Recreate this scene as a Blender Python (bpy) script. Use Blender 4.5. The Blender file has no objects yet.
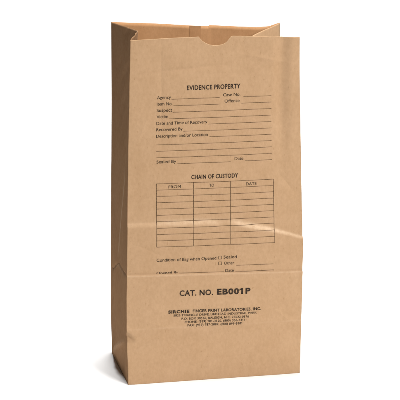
import bpy, bmesh, math, random
from mathutils import Vector, Matrix, noise
random.seed(4)
C = bpy.context.scene
COL = C.collection

# ------------------------------------------------------------------ measurements of the bag, millimetres (x across, z up)
LEFT = [[-2.63, 0.04], [-3.3, 26.96], [-4.04, 43.08], [-3.15, 49.44], [-4.37, 55.92], [-4.07, 69.76], [-4.14, 91.02], [-3.45, 116.39], [-2.89, 154.26], [-2.21, 196.06], [-1.26, 247.9], [0.08, 299.27], [0.88, 329.88], [1.77, 359.82]]
RIGHT = [[181.4, -0.05], [181.72, 25.32], [181.89, 58.24], [182.33, 82.23], [182.36, 110.47], [182.36, 134.25], [181.34, 161.18], [180.63, 177.28], [179.02, 219.92], [177.25, 272.7], [175.7, 319.71], [175.04, 359.03]]
TOP = [[1.77, 359.82], [21.56, 360.64], [47.0, 361.43], [65.37, 361.89], [70.99, 362.05], [72.84, 359.96], [75.09, 357.47], [78.67, 354.94], [82.77, 353.41], [86.87, 352.79], [92.0, 352.97], [96.11, 353.88], [99.7, 355.83], [102.26, 358.82], [104.3, 361.42], [106.35, 361.88], [118.7, 361.37], [139.32, 360.45], [160.0, 359.52], [175.04, 359.03]]
FOLD = [[-3.45, 116.6], [30.91, 115.91], [62.26, 115.51], [93.89, 114.92], [136.59, 113.64], [182.33, 111.99]]
CREASE = [[-3.01, 168.94], [20.68, 169.34], [51.7, 169.44], [82.98, 169.16], [104.03, 167.93], [123.14, 164.58], [138.12, 161.06], [151.03, 157.63], [168.35, 152.29], [181.38, 147.22]]
CREASE2 = [[-4.25, 59.11], [73.13, 58.95], [181.89, 58.24]]
BACKL = [[-1.1, 115.32, 0.0], [-1.57, 115.32, 36.02], [-1.76, 115.32, 61.76], [-1.91, 115.32, 114.0], [-1.29, 115.32, 190.87], [-0.61, 115.32, 277.48], [-0.48, 115.32, 360.67]]
BACKTOP = [[-0.48, 360.67], [20.44, 359.45], [41.76, 358.11], [73.87, 355.82], [95.37, 354.04], [104.75, 353.35], [105.17, 354.3], [138.59, 351.85], [158.13, 350.66], [171.18, 351.36], [182.91, 354.89]]
# string, start and end of its baseline, capital height, block, weight
TEXT = [
    ('EVIDENCE PROPERTY', [59.09, 307.9], [114.27, 308.18], 4.46, 'head', 0.5),
    ('Agency', [28.38, 299.23], [42.58, 299.35], 3.08, 'form', 0),
    ('Case No.', [96.36, 300.31], [114.09, 300.35], 3.08, 'form', 0),
    ('Item No.', [28.25, 292.77], [44.09, 292.85], 3.08, 'form', 0),
    ('Offense', [97.82, 293.78], [113.39, 293.87], 3.08, 'form', 0),
    ('Suspect', [28.12, 286.21], [43.86, 286.28], 3.08, 'form', 0),
    ('Victim', [27.98, 279.64], [39.54, 279.72], 3.08, 'form', 0),
    ('Date and Time of Recovery', [27.75, 272.85], [79.94, 273.12], 3.08, 'form', 0),
    ('Recovered By', [27.62, 266.37], [54.47, 266.61], 3.08, 'form', 0),
    ('Description and/or Location', [27.39, 259.67], [80.35, 259.97], 3.08, 'form', 0),
    ('Sealed By', [27.59, 233.08], [47.82, 233.17], 3.08, 'form', 0),
    ('Date', [108.45, 233.82], [117.48, 233.75], 3.08, 'form', 0),
    ('Condition of Bag when Opened:', [27.4, 130.07], [90.91, 129.64], 3.08, 'cond', 0),
    ('Sealed', [97.57, 130.25], [111.37, 130.01], 3.08, 'cond', 0),
    ('Other', [98.05, 123.69], [108.88, 123.51], 3.08, 'cond', 0),
    ('Opened By', [27.38, 116.18], [50.11, 116.21], 3.08, 'cond', 0),
    ('Date', [99.61, 115.56], [108.54, 115.47], 3.08, 'cond', 0),
    ('CHAIN OF CUSTODY', [63.5, 215.66], [112.13, 215.65], 4.14, 'chead', 0.45),
    ('FROM', [39.94, 206.78], [52.63, 206.86], 2.97, 'table', 0),
    ('TO', [82.21, 206.98], [87.12, 206.99], 2.97, 'table', 0),
    ('DATE', [120.63, 206.83], [131.64, 206.71], 2.97, 'table', 0),
    ('CAT. NO.', [51.32, 92.74], [86.56, 92.1], 5.62, 'cat', 0.55),
    ('EB001P', [90.69, 92.19], [126.48, 91.28], 5.73, 'cat', 0.95),
    ('SIRCHIE', [39.59, 74.47], [61.71, 74.11], 3.08, 'addr', 1.0),
    ('FINGER PRINT LABORATORIES, INC.', [65.4, 74.22], [137.94, 72.49], 2.97, 'addr', 0.42),
    ('5825 TRIANGLE DRIVE, UMSTEAD INDUSTRIAL PARK', [45.07, 70.84], [133.46, 68.77], 2.33, 'addr', 0.05),
    ('P.O. BOX 30576, RALEIGH, N.C. 27622-0576', [53.51, 66.81], [125.11, 65.19], 2.33, 'addr', 0.22),
    ('PHONE: (919) 781-3120, (800) 356-7311', [57.01, 63.16], [120.96, 61.76], 2.33, 'addr', 0.22),
    ('FAX: (919) 787-2887, (800) 899-8181', [59.88, 59.53], [118.0, 58.25], 2.33, 'addr', 0.22),
]
# ruled lines: start, end, width, block
RULES = [
    ([43.29, 298.92], [92.54, 299.3], 0.36, 'form'),
    ([117.32, 299.21], [146.54, 299.33], 0.36, 'form'),
    ([44.7, 292.11], [92.54, 292.51], 0.36, 'form'),
    ([115.27, 292.67], [146.61, 292.69], 0.36, 'form'),
    ([44.37, 285.55], [146.68, 286.04], 0.36, 'form'),
    ([40.15, 278.88], [146.75, 279.16], 0.36, 'form'),
    ([80.97, 272.26], [146.82, 272.49], 0.36, 'form'),
    ([55.19, 265.66], [147.0, 265.81], 0.36, 'form'),
    ([82.22, 259.18], [147.08, 259.12], 0.36, 'form'),
    ([27.36, 252.34], [147.15, 252.63], 0.36, 'form'),
    ([27.43, 245.72], [147.33, 246.02], 0.36, 'form'),
    ([27.41, 238.99], [147.52, 239.19], 0.36, 'form'),
    ([48.64, 232.21], [104.27, 232.33], 0.36, 'form'),
    ([119.38, 232.72], [147.91, 232.55], 0.36, 'form'),
    ([111.13, 122.3], [150.91, 121.46], 0.36, 'cond'),
    ([92.39, 129.89], [95.56, 129.82], 0.3, 'box'),
    ([92.36, 133.09], [95.54, 133.03], 0.3, 'box'),
    ([92.39, 129.89], [92.36, 133.09], 0.3, 'box'),
    ([95.56, 129.82], [95.54, 133.03], 0.3, 'box'),
    ([92.44, 123.68], [95.61, 123.61], 0.3, 'box'),
    ([92.41, 126.89], [95.59, 126.83], 0.3, 'box'),
    ([92.44, 123.68], [92.41, 126.89], 0.3, 'box'),
    ([95.61, 123.61], [95.59, 126.83], 0.3, 'box'),
    ([51.15, 116.9], [98.12, 115.86], 0.36, 'cond'),
    ([110.25, 115.48], [151.55, 114.73], 0.36, 'cond'),
    ([27.41, 211.98], [149.66, 211.91], 0.36, 'table'),
    ([27.41, 205.39], [149.85, 205.23], 0.36, 'table'),
    ([27.41, 198.8], [150.04, 198.54], 0.36, 'table'),
    ([27.41, 192.19], [150.24, 191.84], 0.36, 'table'),
    ([27.41, 185.58], [150.43, 185.12], 0.36, 'table'),
    ([27.41, 178.96], [150.63, 178.4], 0.36, 'table'),
    ([27.41, 172.33], [150.83, 171.67], 0.36, 'table'),
    ([27.42, 165.69], [151.03, 164.93], 0.36, 'table'),
    ([27.42, 159.04], [151.24, 158.17], 0.36, 'table'),
    ([27.43, 152.38], [151.44, 151.41], 0.36, 'table'),
    ([27.43, 145.72], [151.65, 144.63], 0.36, 'table'),
    ([27.41, 211.98], [27.43, 145.72], 0.42, 'table'),
    ([65.67, 212.26], [65.91, 145.74], 0.42, 'table'),
    ([104.16, 212.27], [104.96, 145.44], 0.42, 'table'),
    ([149.66, 211.91], [151.65, 144.63], 0.42, 'table'),
]

H = 0.3595
D = 0.1153
W = 0.178

def interp(tab, v, a=0, b=1):
    """piecewise linear table lookup, column a -> column b (mm in, mm out)"""
    if v <= tab[0][a]: return tab[0][b]
    for i in range(len(tab) - 1):
        if v <= tab[i + 1][a]:
            k = (v - tab[i][a]) / max(1e-6, tab[i + 1][a] - tab[i][a])
            return tab[i][b] + k * (tab[i + 1][b] - tab[i][b])
    return tab[-1][b]

def smooth(tab, v, w=4.0):
    return (interp(tab, v - w) + 2 * interp(tab, v) + interp(tab, v + w)) / 4

def sstep(a, b, v):
    k = min(1, max(0, (v - a) / (b - a)))
    return k * k * (3 - 2 * k)

def gauss(v, s): return math.exp(-(v / s) ** 2)

# small creases pressed into the front: centre, direction, half length (mm), depth (m)
CREASES = [(12, 42, .5, 30, .0007), (30, 62, -.35, 34, -.0005), (150, 30, 1.0, 30, .0005), (165, 62, -.7, 26, -.0006), (96, 22, .12, 46, .0004),
           (120, 196, -.12, 50, -.0004), (18, 205, .9, 34, .0005), (166, 205, -.9, 32, .0006), (168, 130, .5, 24, -.0006), (20, 142, -.45, 30, .0005),
           (60, 330, .08, 60, .0004), (140, 338, -.2, 34, -.0004), (33, 300, 1.57, 60, .0003), (118, 305, 1.57, 55, -.0003), (14, 270, 1.2, 40, -.0004),
           (70, 60, .03, 70, -.0003), (150, 95, -.06, 40, .0003), (168, 285, 1.35, 40, .0006)]

def wear_sheen(x, z):  # whitened fibres and the painted light band of the handling crease
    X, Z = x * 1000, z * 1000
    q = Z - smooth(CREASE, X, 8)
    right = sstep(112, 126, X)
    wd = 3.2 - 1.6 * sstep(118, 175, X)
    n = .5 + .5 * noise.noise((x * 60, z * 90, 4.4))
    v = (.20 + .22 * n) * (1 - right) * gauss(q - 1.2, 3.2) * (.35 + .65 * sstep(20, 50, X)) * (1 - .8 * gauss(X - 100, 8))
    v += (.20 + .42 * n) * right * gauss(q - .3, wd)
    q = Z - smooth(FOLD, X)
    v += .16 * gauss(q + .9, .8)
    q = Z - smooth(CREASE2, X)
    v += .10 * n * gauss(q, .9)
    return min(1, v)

def front_y(x, z):
    """depth (metres) of the front sheet at x, z (metres): its lean, its slight bulge and every crease pressed in it"""
    s = min(1, max(0, x / W)); t = min(1, max(0, z / H))
    y = (-.004 * (1 - s) + .00389 * s) * (1 - t) + (.00161 * (1 - s) - .00288 * s) * t
    y -= .003 * math.sin(math.pi * s) * math.sin(math.pi * t)
    X, Z = x * 1000, z * 1000
    # the fold across the lower third: the base part stands a touch proud of the sheet above it
    q = Z - smooth(FOLD, X)
    y -= .0007 * (1 - sstep(-.5, .7, q)) * math.exp(min(0, q) / 30)
    y += .0005 * gauss(q - .5, .8)
    y += .0009 * math.exp(-max(0, q) / 14) * (1 if q > 0 else 0) * sstep(0, 1.5, q)
    # the curved handling crease that catches the light
    q = Z - smooth(CREASE, X, 8)
    amp = .62 + .45 * sstep(95, 125, X) - .30 * gauss(X - 98, 9) + .12 * math.sin(X / 9.0)
    wd = 2.7 - 1.1 * sstep(140, 178, X)
    amp *= 1 - .45 * sstep(150, 180, X)
    y -= .0021 * amp * (1 - sstep(-wd, wd, q)) * math.exp(min(0, q + wd) / 26)
    y += .0006 * amp * math.exp(-max(0, q - wd) / 18) * sstep(0, wd, q)
    # faint crease above the foot
    q = Z - smooth(CREASE2, X)
    y -= .00035 * math.exp(-abs(q) / 7)
    # upright pressings left by the gusset and by folding flat
    fade = sstep(195, 290, Z)
    y += .0024 * gauss(X - 157 + .6 * math.sin(Z / 22), 6.5) * fade
    y -= .0006 * gauss(X - 168, 5) * fade
    y += .00034 * math.exp(-abs(X - 118) / 4) * fade + .00034 * math.exp(-abs(X - 33) / 4) * fade
    # nick at the lower left corner
    k = max(0, 1 - abs(Z - 50.5 + .5 * (X + 2)) / (5.5)) * max(0, 1 - (X + 4.5) / 9.5)
    y += .0050 * k
    y -= .0009 * gauss(Z - 57.5 + .3 * X, 3.0) * max(0, 1 - (X + 4.5) / 16)
    # small handling creases
    for cx, cz, ang, ln, a_ in CREASES:
        dx, dz = X - cx, Z - cz
        al = dx * math.cos(ang) + dz * math.sin(ang)
        if abs(al) < ln:
            ac = -dx * math.sin(ang) + dz * math.cos(ang) + .012 * al * al / ln
            if abs(ac) < 14: y += a_ * (1 - (al / ln) ** 2) ** 2 * math.exp(-abs(ac) / 2.6)
    # feet of the corners slightly crushed
    y += .0007 * gauss(X - 181, 5) * gauss(Z, 7) + .0008 * gauss(X + 2, 4) * gauss(Z, 5)
    # soft unevenness of paper
    y += .00055 * noise.noise((x * 16, z * 11, 1.7)) + .00022 * noise.noise((x * 55, z * 40, 5.1))
    y -= .00022 * max(0, .25 - abs(noise.noise((x * 22 + z * 9, z * 26, 7.7)))) * 4 * (.4 + .6 * noise.noise((x * 12, z * 9, 2.2)))
    return y

# ------------------------------------------------------------------ helpers
def link_mesh(name, verts, faces, mat, parent=None, smooth_shade=True):
    me = bpy.data.meshes.new(name)
    me.from_pydata([tuple(v) for v in verts], [], faces)
    me.update()
    if smooth_shade:
        me.polygons.foreach_set('use_smooth', [True] * len(me.polygons))
    me.materials.append(mat)
    o = bpy.data.objects.new(name, me)
    COL.objects.link(o)
    if parent: o.parent = parent
    return o

def grid_faces(nu, nv, flip=False):
    f = []
    for j in range(nv):
        for i in range(nu):
            a = j * (nu + 1) + i
            q = (a, a + 1, a + nu + 2, a + nu + 1)
            f.append(q[::-1] if flip else q)
    return f

def thicken(o, t, off):
    m = o.modifiers.new('paper thickness', 'SOLIDIFY')
    m.thickness = t; m.offset = off

# ------------------------------------------------------------------ materials
def kraft(name, tint=(1, 1, 1), wear_sheen=False, spec=.16):
    m = bpy.data.materials.new(name); m.use_nodes = True
    N, L = m.node_tree.nodes, m.node_tree.links
    b = N['Principled BSDF']
    b.inputs['Roughness'].default_value = .78
    b.inputs['Specular IOR Level'].default_value = spec
    tc = N.new('ShaderNodeTexCoord')
    def nz(scale, sx, sy, sz, detail=4, rough=.6):
        mp = N.new('ShaderNodeMapping'); mp.inputs['Scale'].default_value = (sx, sy, sz)
        n = N.new('ShaderNodeTexNoise'); n.inputs['Scale'].default_value = scale
        n.inputs['Detail'].default_value = detail; n.inputs['Roughness'].default_value = rough
        L.new(tc.outputs['Object'], mp.inputs['Vector']); L.new(mp.outputs['Vector'], n.inputs['Vector'])
        return n.outputs['Fac']
    def ramp(fac, stops):
        r = N.new('ShaderNodeValToRGB')
        e = r.color_ramp.elements
        e[0].position, e[0].color = stops[0][0], (*stops[0][1], 1)
        e[1].position, e[1].color = stops[-1][0], (*stops[-1][1], 1)
        for p_, c_ in stops[1:-1]:
            k = e.new(p_); k.color = (*c_, 1)
        L.new(fac, r.inputs['Fac']); return r.outputs['Color']
    def mix(a, b_, fac, mode='MULTIPLY'):
        x = N.new('ShaderNodeMix'); x.data_type = 'RGBA'; x.blend_type = mode
        x.inputs['Factor'].default_value = fac
        L.new(a, x.inputs[6]); L.new(b_, x.inputs[7]); return x.outputs[2]
    T = tint
    cloud = ramp(nz(38, 1, 1, .85, 6, .66), [(.28, (.535 * T[0], .322 * T[1], .170 * T[2])), (.74, (.590 * T[0], .364 * T[1], .202 * T[2]))])
    fine = ramp(nz(330, 1, 1, .8, 4, .7), [(.30, (.88, .87, .84)), (.70, (1.04, 1.04, 1.05))])
    fibre = ramp(nz(240, 1.6, 1.6, .9, 4, .65), [(.33, (.91, .89, .86)), (.62, (1.03, 1.03, 1.03))])
    fleck = ramp(nz(420, 1, 1, .6, 2, .5), [(.25, (.74, .68, .60)), (.31, (1, 1, 1))])
    col = mix(cloud, fine, .55); col = mix(col, fibre, .58); col = mix(col, fleck, .5)
    if wear_sheen:                                        # paler broken fibres along creases, plus the crease highlight put into the colour
        at = N.new('ShaderNodeAttribute'); at.attribute_name = 'wear_sheen'
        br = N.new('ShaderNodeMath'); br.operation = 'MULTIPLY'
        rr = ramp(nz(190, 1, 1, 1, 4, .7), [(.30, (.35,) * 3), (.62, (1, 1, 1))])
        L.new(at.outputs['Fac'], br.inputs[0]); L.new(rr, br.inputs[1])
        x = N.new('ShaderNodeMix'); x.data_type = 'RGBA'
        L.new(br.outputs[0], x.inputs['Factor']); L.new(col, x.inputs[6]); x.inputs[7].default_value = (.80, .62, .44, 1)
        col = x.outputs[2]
    L.new(col, b.inputs['Base Color'])
    bp = N.new('ShaderNodeBump'); bp.inputs['Strength'].default_value = .16; bp.inputs['Distance'].default_value = .0006
    ad = N.new('ShaderNodeMath'); ad.operation = 'ADD'
    L.new(nz(260, 1.2, 1.2, 1, 4, .65), ad.inputs[0]); L.new(nz(45, 1, 1, .8, 3), ad.inputs[1])
    L.new(ad.outputs[0], bp.inputs['Height']); L.new(bp.outputs['Normal'], b.inputs['Normal'])
    return m

def ink(name, col):
    m = bpy.data.materials.new(name); m.use_nodes = True
    N, L = m.node_tree.nodes, m.node_tree.links
    b = N['Principled BSDF']; b.inputs['Roughness'].default_value = .7
    b.inputs['Specular IOR Level'].default_value = .15
    tc = N.new('ShaderNodeTexCoord'); n = N.new('ShaderNodeTexNoise')
    n.inputs['Scale'].default_value = 700; n.inputs['Detail'].default_value = 3
    r = N.new('ShaderNodeValToRGB'); e = r.color_ramp.elements
    e[0].position, e[0].color = .40, (*col, 1)
    e[1].position, e[1].color = .75, (col[0] * 2.4 + .05, col[1] * 2.4 + .030, col[2] * 2.4 + .016, 1)
    L.new(tc.outputs['Object'], n.inputs['Vector']); L.new(n.outputs['Fac'], r.inputs['Fac'])
    L.new(r.outputs['Color'], b.inputs['Base Color'])
    return m

def white_paper(name):
    m = bpy.data.materials.new(name); m.use_nodes = True
    N, L = m.node_tree.nodes, m.node_tree.links
    b = N['Principled BSDF']; b.inputs['Roughness'].default_value = .9
    b.inputs['Specular IOR Level'].default_value = .1
    tc = N.new('ShaderNodeTexCoord'); n = N.new('ShaderNodeTexNoise'); n.inputs['Scale'].default_value = 6
    r = N.new('ShaderNodeValToRGB'); e = r.color_ramp.elements
    e[0].color = (.90, .90, .895, 1); e[1].color = (.93, .93, .93, 1)
    L.new(tc.outputs['Object'], n.inputs['Vector']); L.new(n.outputs['Fac'], r.inputs['Fac'])
    L.new(r.outputs['Color'], b.inputs['Base Color'])
    return m

KRAFT = kraft('kraft paper', (.765, .800, .835), wear_sheen=True)
SHADED_SIDE = kraft('kraft paper darkened as shade', (.545, .525, .53), wear_sheen=True, spec=.0)  # left gusset: its shade is put into a darker copy of the kraft colour
INNER_BOUNCE = kraft('kraft paper tinted as inner bounce light', (.69, .61, .525))  # warm bounced light inside the mouth is put into this colour
INK = ink('black print ink', (.015, .010, .007))
INKF = ink('thin brown black print ink', (.062, .036, .019))
WHITE = white_paper('white background paper')

# ------------------------------------------------------------------ the setting: one seamless white sheet, floor curving up behind
prof = [(-3.6, 0.0)]
for k in range(13):
    a = math.pi / 2 * k / 12
    prof.append((3.4 + .7 * math.sin(a), .7 - .7 * math.cos(a)))
prof.append((4.1, 4.2))
nx = 24
V = [(-5 + 10 * i / nx, y, z) for (y, z) in prof for i in range(nx + 1)]
sheet = link_mesh('ground', V, grid_faces(nx, len(prof) - 1), WHITE)
sheet['kind'] = 'structure'
sheet['label'] = 'seamless white background paper under and behind the bag'

# ------------------------------------------------------------------ the bag
bag = bpy.data.objects.new('paper_bag', None)
COL.objects.link(bag)
bag.empty_display_size = .05
bag['label'] = 'tall open brown kraft paper evidence bag with black printed form, standing on white'
bag['category'] = 'paper bag'

# front sheet: left and right edges and the thumb-notched rim follow the measured outline
NU, NV = 250, 560
zf_edge = lambda z: z
verts = []
def rim_z(x): return interp(TOP, x * 1000) / 1000 + .00016 * noise.noise((x * 260, 3, 1)) + .0002 * noise.noise((x * 70, 8, 1))
# columns crowd a little at the notch ends so its rim stays crisp
for j in range(NV + 1):
    t = j / NV
    for i in range(NU + 1):
        s = i / NU
        xt = (TOP[0][0] + s * (TOP[-1][0] - TOP[0][0])) / 1000
        zt = rim_z(xt)
        z = zt * t
        z0 = H * t if t < .8 else z
        zz = z * 1000
        xl = smooth([(b, a) for a, b in LEFT], zz, 3) / 1000; xr = smooth([(b, a) for a, b in RIGHT], zz, 3) / 1000
        x = xl + s * (xr - xl) + (.00022 * noise.noise((0, z * 75, 2 if s < .5 else 7)) * abs(2 * s - 1))
        if t == 1: x = xt
        verts.append((x, front_y(x, z), z))
front = link_mesh('front_panel', verts, grid_faces(NU, NV), KRAFT, bag)
wa = front.data.attributes.new('wear_sheen', 'FLOAT', 'POINT')
wa.data.foreach_set('value', [wear_sheen(v[0], v[2]) for v in verts])
thicken(front, .0003, -1)

def edge_l(t):
    z = TOP[0][1] / 1000 * t
    x = smooth([(b, a) for a, b in LEFT], z * 1000, 3) / 1000
    return Vector((x, front_y(x, z), z))
def edge_r(t):
    z = TOP[-1][1] / 1000 * t
    x = smooth([(b, a) for a, b in RIGHT], z * 1000, 3) / 1000
    return Vector((x, front_y(x, z), z))
BT_L = BACKTOP[0][1] / 1000; BT_R = BACKTOP[-1][1] / 1000
def back_l(t):
    z = BT_L * t
    return Vector((smooth([(c, a) for a, b, c in BACKL], z * 1000, 12) / 1000, D, z))
def back_r(t):
    z = BT_R * t
    x = .1835 + .0010 * math.sin(math.pi * t) - .0006 * t
    return Vector((x, D, z))

ZK = .1155        # height at which the gusset's inward fold dies out into the flat side
def side(name, ef, eb, vtop, vlow, out, tag):
    """one gusset: two leaves meeting at an inward fold above ZK, a flat side below"""
    n1 = 22; nv = 240; vs = []; worn = []
    for j in range(nv + 1):
        t = j / nv
        F, B = ef(t), eb(t)
        mid = F.lerp(B, .5)
        z = mid.z
        if z >= ZK:
            k = (z - ZK) / (H - ZK)
            Vx = vlow.lerp(vtop, k)
            base = F.lerp(B, (vlow.y - F.y) / (B.y - F.y))
            Vv = Vector((Vx.x, Vx.y, z + (vtop.z - H) * k))
        else:
            k = 0
            w = F.lerp(B, (vlow.y - F.y) / (B.y - F.y))
            a = z / ZK
            Vv = w.lerp(Vector((vlow.x, vlow.y, z)), a * a)
        row = []
        for i in range(n1): row.append(F.lerp(Vv, i / n1))
        for i in range(n1 + 1): row.append(Vv.lerp(B, i / n1))
        for i, p in enumerate(row):
            u = i / (2 * n1)
            q = p.copy(); rest = p.copy()
            yy = (q.y - F.y) / max(.01, B.y - F.y)
            env = math.sin(math.pi * min(1, max(0, yy)))
            # leaves bow slightly
            if z >= ZK:
                leaf = (u / .5) if u < .5 else (1 - u) / .5
                bow = math.sin(math.pi * leaf) * (-.0010 if u > .5 else .0008) * min(1, (z - ZK) / .06)
                q.x += out * bow
            # pressed lines where the base was folded flat: level in front of the fold, dropping behind it
            zk = ZK - .0005 - .022 * max(0, yy - .5) / .5
            q.x -= out * .0019 * math.exp(-abs(q.z - zk) / .0016) * min(1, env * 2.5)
            q.x += out * .0022 * env * sstep(.0, .03, zk - q.z) * sstep(0, .02, q.z)
            # diagonal of the base fold: a raised ridge from the back foot up to the front edge
            zl = .050 * (1 - yy) ** 1.15
            q.x += out * .0034 * math.exp(-abs(q.z - zl) / .006) * min(1, env * 1.6)
            # buckles
            w1 = noise.noise((q.y * 34, q.z * 20, 9.3 + tag)); w2 = noise.noise((q.y * 60 + q.z * 25, q.z * 34, 2.3 + tag))
            q.x += out * (.0016 * w1 + .0022 * (.5 - abs(w2)) - .0006) * min(1, env * 1.5) * (1 - .85 * gauss(u - .5, .09) * (1 if z > ZK else 0))
            q = rest.lerp(q, sstep(.0005, .013, p.z))          # the foot stays straight on the ground
            # the rear edge turns softly round to the back sheet
            r = max(0, (yy - .955) / .045)
            q.x -= out * .0011 * r * r
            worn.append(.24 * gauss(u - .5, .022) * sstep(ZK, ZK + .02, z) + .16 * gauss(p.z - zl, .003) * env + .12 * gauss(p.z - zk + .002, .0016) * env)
            vs.append(q)
    o = link_mesh(name, vs, grid_faces(2 * n1, nv, flip=(out < 0)), SHADED_SIDE if out < 0 else KRAFT, bag)
    o.data.attributes.new('wear_sheen', 'FLOAT', 'POINT').data.foreach_set('value', worn)
    o.data.set_sharp_from_angle(angle=math.radians(14))
    thicken(o, .0003, 0)
    return o
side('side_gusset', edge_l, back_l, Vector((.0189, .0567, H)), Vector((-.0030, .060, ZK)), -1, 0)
side('side_gusset', edge_r, back_r, Vector((.1385, .0654, .3515)), Vector((.1835, .060, ZK)), 1, 4)

# back sheet, with the glued overlap that shows as a small step in its rim
nu, nv = 150, 90; vs = []
for j in range(nv + 1):
    t = j / nv
    for i in range(nu + 1):
        s = i / nu
        xt = (BACKTOP[0][0] + s * (BACKTOP[-1][0] - BACKTOP[0][0])) / 1000
        z = interp(BACKTOP, xt * 1000) / 1000 * t
        a, b = back_l(t), back_r(t)
        x = a.x + .0011 + s * (b.x - a.x - .0022)
        env = math.sin(math.pi * s)
        y = D + .0010 * sstep(.577, .583, s) + env * (.0022 * noise.noise((x * 28, z * 7, 3.3)) - .0016 * gauss(x - .085, .012) * t)
        vs.append((x, y, z))
back = link_mesh('back_panel', vs, grid_faces(nu, nv, flip=True), INNER_BOUNCE, bag)
thicken(back, .0003, -1)

# the glued lengthwise overlap, a strip tinted darker down the inside of the back
SEAM = kraft('glued double kraft paper', (.62, .535, .45))
n1, n2 = 8, 60; vs = []
for j in range(n2 + 1):
    for i in range(n1 + 1):
        xt = .0835 + .0125 * i / n1
        z = (interp(BACKTOP, xt * 1000) / 1000 - .0004) * (.02 + .98 * j / n2)
        s = xt / .1835; env = math.sin(math.pi * s); t = j / n2
        vs.append((xt, D + env * (.0022 * noise.noise((xt * 28, z * 7, 3.3)) - .0016 * gauss(xt - .085, .012) * t) - .0007, z))
link_mesh('glued_seam', vs, grid_faces(n1, n2), SEAM, back)

# closed foot
n = 12; vs = []
for j in range(n + 1):
    for i in range(n + 1):
        a = edge_l(0).lerp(back_l(0), j / n); b = edge_r(0).lerp(back_r(0), j / n)
        p = a.lerp(b, .004 + .992 * i / n); p.z = .0012
        if j == 0: p.y += .0012
        if j == n: p.y -= .0012
        vs.append(p)
link_mesh('bag_base', vs, grid_faces(n, n), KRAFT, bag)

# ------------------------------------------------------------------ the printing, laid on the front sheet
_cache = {}
def glyphs(s, bold):
    cu = bpy.data.curves.new('lettering', 'FONT'); cu.body = s; cu.size = 1
    cu.resolution_u = 3; cu.offset = bold * .045; cu.space_character = 1 + bold * .16; cu.fill_mode = 'FRONT'
    ob = bpy.data.objects.new('lettering', cu); COL.objects.link(ob)
    dg = bpy.context.evaluated_depsgraph_get()
    me = bpy.data.meshes.new_from_object(ob.evaluated_get(dg))
    vs = [(v.co.x, v.co.y) for v in me.vertices]; fs = [tuple(p.vertices) for p in me.polygons]
    bpy.data.objects.remove(ob); bpy.data.curves.remove(cu); bpy.data.meshes.remove(me)
    if '1' in s and s != '1':                       # this face's numeral one is a bare stem: give each its slanted flag
        base = bpy.data.curves.new('measure', 'FONT'); base.size = 1; base.offset = bold * .045; base.space_character = 1 + bold * .16
        mo = bpy.data.objects.new('measure', base); COL.objects.link(mo)
        def extent(q):
            base.body = q
            m2 = bpy.data.meshes.new_from_object(mo.evaluated_get(bpy.context.evaluated_depsgraph_get()))
            xs = [v.co.x for v in m2.vertices]; ys = [v.co.y for v in m2.vertices]; bpy.data.meshes.remove(m2)
            return min(xs), max(xs), max(ys)
        for i, ch in enumerate(s):
            if ch != '1': continue
            xr = extent(s[:i + 1])[1]; l, r_, top = extent('1'); st = r_ - l; xl = xr - st
            o = len(vs)
            vs += [(xl + .01, top), (xl + .01, top - st * 1.15), (xl - st * 1.0, top - st * 1.75), (xl - st * 1.0, top - st * .9)]
            fs += [(o + 3, o + 2, o + 1), (o + 3, o + 1, o)]
        bpy.data.objects.remove(mo); bpy.data.curves.remove(base)
    return vs, fs
capv = [v[1] for v in glyphs('H', 0)[0]]; CAP = max(capv) - min(capv)

def taller_lower_case(vy):
    """the form is set in a face with tall lower case: raise the x-height, keep the capitals"""
    v = vy / CAP
    if v <= 0: return v * .9
    return v * 1.13 if v < XH else XH * 1.13 + (v - XH) * (1 - XH * 1.13) / (1 - XH)
xv = [v[1] for v in glyphs('x', 0)[0]]; XH = max(xv) / CAP

def on_sheet(x, z):
    zf = smooth(FOLD, x) + 1.0
    if z < zf and z > zf - 6: z = zf
    X, Z = x / 1000, z / 1000
    return (X, front_y(X, Z) - .00028, Z)

def tri_area(vs, f): 
    a, b, c = (Vector(vs[i]) for i in f[:3]); return (b - a).cross(c - a).length

BUILD = {g: ([], []) for g in ('head', 'chead', 'cat', 'addr', 'rule_form', 'rule_cond', 'rule_box', 'rule_table')}
ENTRY = {'form': 'entry_caption', 'cond': 'entry_caption', 'table': 'column_title'}
for s, p0, p1, cap, g, bold in TEXT:
    vs, fs = glyphs(s, bold)
    x0 = min(v[0] for v in vs); x1 = max(v[0] for v in vs)
    V, Fc = ([], []) if g in ENTRY else BUILD[g]; o = len(V)
    for vx, vy in vs:
        k = (vx - x0) / (x1 - x0)
        V.append(on_sheet(p0[0] + k * (p1[0] - p0[0]), p0[1] + k * (p1[1] - p0[1]) + (taller_lower_case(vy) if s != s.upper() else vy / CAP) * cap))
    for f in fs:
        if len(f) > 3 or tri_area(V, [o + i for i in f]) > 1e-12: Fc.append(tuple(o + i for i in f))
    if g in ENTRY: link_mesh(ENTRY[g], V, Fc, INK, front, False)
for p0, p1, w, g in RULES:
    V, Fc = BUILD['rule_' + g]
    dx, dz = p1[0] - p0[0], p1[1] - p0[1]; ln = math.hypot(dx, dz); n = max(1, int(ln / 1.2))
    nxx, nzz = -dz / ln * w / 2, dx / ln * w / 2; o = len(V)
    for i in range(n + 1):
        k = i / n; x, z = p0[0] + k * dx, p0[1] + k * dz
        wob = .85 + .3 * (noise.noise((x * .21, z * .21, 2)) * .5 + .5)
        V.append(on_sheet(x + nxx * wob, z + nzz * wob)); V.append(on_sheet(x - nxx * wob, z - nzz * wob))
    for i in range(n):
        a = o + 2 * i; Fc.append((a, a + 1, a + 3, a + 2))
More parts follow.
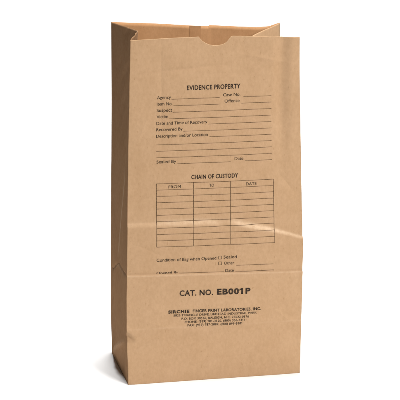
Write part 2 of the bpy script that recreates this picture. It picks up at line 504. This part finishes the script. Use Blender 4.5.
for g, nm, mat in (('head', 'form_heading', INK), ('rule_form', 'form_lines', INKF), ('chead', 'table_heading', INK), ('rule_table', 'table_grid', INKF),
                   ('rule_cond', 'condition_lines', INKF), ('rule_box', 'tick_boxes', INK), ('cat', 'catalogue_number', INK), ('addr', 'maker_address', INK)):
    V, Fc = BUILD[g]
    link_mesh(nm, V, Fc, mat, front, False)

# ------------------------------------------------------------------ studio lamps
def softbox(name, loc, target, size, watts, col=(1, 1, 1), spread=180):
    l = bpy.data.lights.new(name, 'AREA'); l.shape = 'SQUARE'; l.size = size; l.energy = watts; l.color = col; l.spread = math.radians(spread)
    o = bpy.data.objects.new(name, l); COL.objects.link(o); o.location = loc
    o.rotation_euler = (Vector(target) - Vector(loc)).to_track_quat('-Z', 'Y').to_euler()
    return o
softbox('key_softbox', (1.0, -1.9, 1.45), (.22, 0, .46), .8, 7.8, (1, .98, .96), spread=54)
softbox('overhead_softbox', (.04, .06, 1.7), (.04, .06, 0), .55, 4.75, spread=70)
softbox('background_softbox', (.72, 1.7, 2.1), (.55, 1.7, 0), 1.0, 33, spread=104)

w = bpy.data.worlds.new('World'); C.world = w; w.use_nodes = True
w.node_tree.nodes['Background'].inputs['Color'].default_value = (1, 1, 1, 1)
w.node_tree.nodes['Background'].inputs['Strength'].default_value = .02

# ------------------------------------------------------------------ camera: a long lens a little left of and above the bag
cd = bpy.data.cameras.new('camera'); cam = bpy.data.objects.new('camera', cd); COL.objects.link(cam)
r = Vector((.98105, -.19375, .00315)); u = Vector((.04153, .22612, .97321)); b = -Vector((.18927, .95464, -.22988))
cam.matrix_world = Matrix(((r.x, u.x, b.x, -.39971), (r.y, u.y, b.y, -2.3848), (r.z, u.z, b.z, .7669), (0, 0, 0, 1)))
cd.sensor_fit = 'HORIZONTAL'; cd.sensor_width = 36; cd.lens = 219.45; cd.clip_start = .05; cd.clip_end = 60
C.camera = cam
C.view_settings.view_transform = 'Standard'; C.view_settings.look = 'None'
C.view_settings.exposure = 0; C.view_settings.gamma = 1
C.render.resolution_x = C.render.resolution_y = 1024
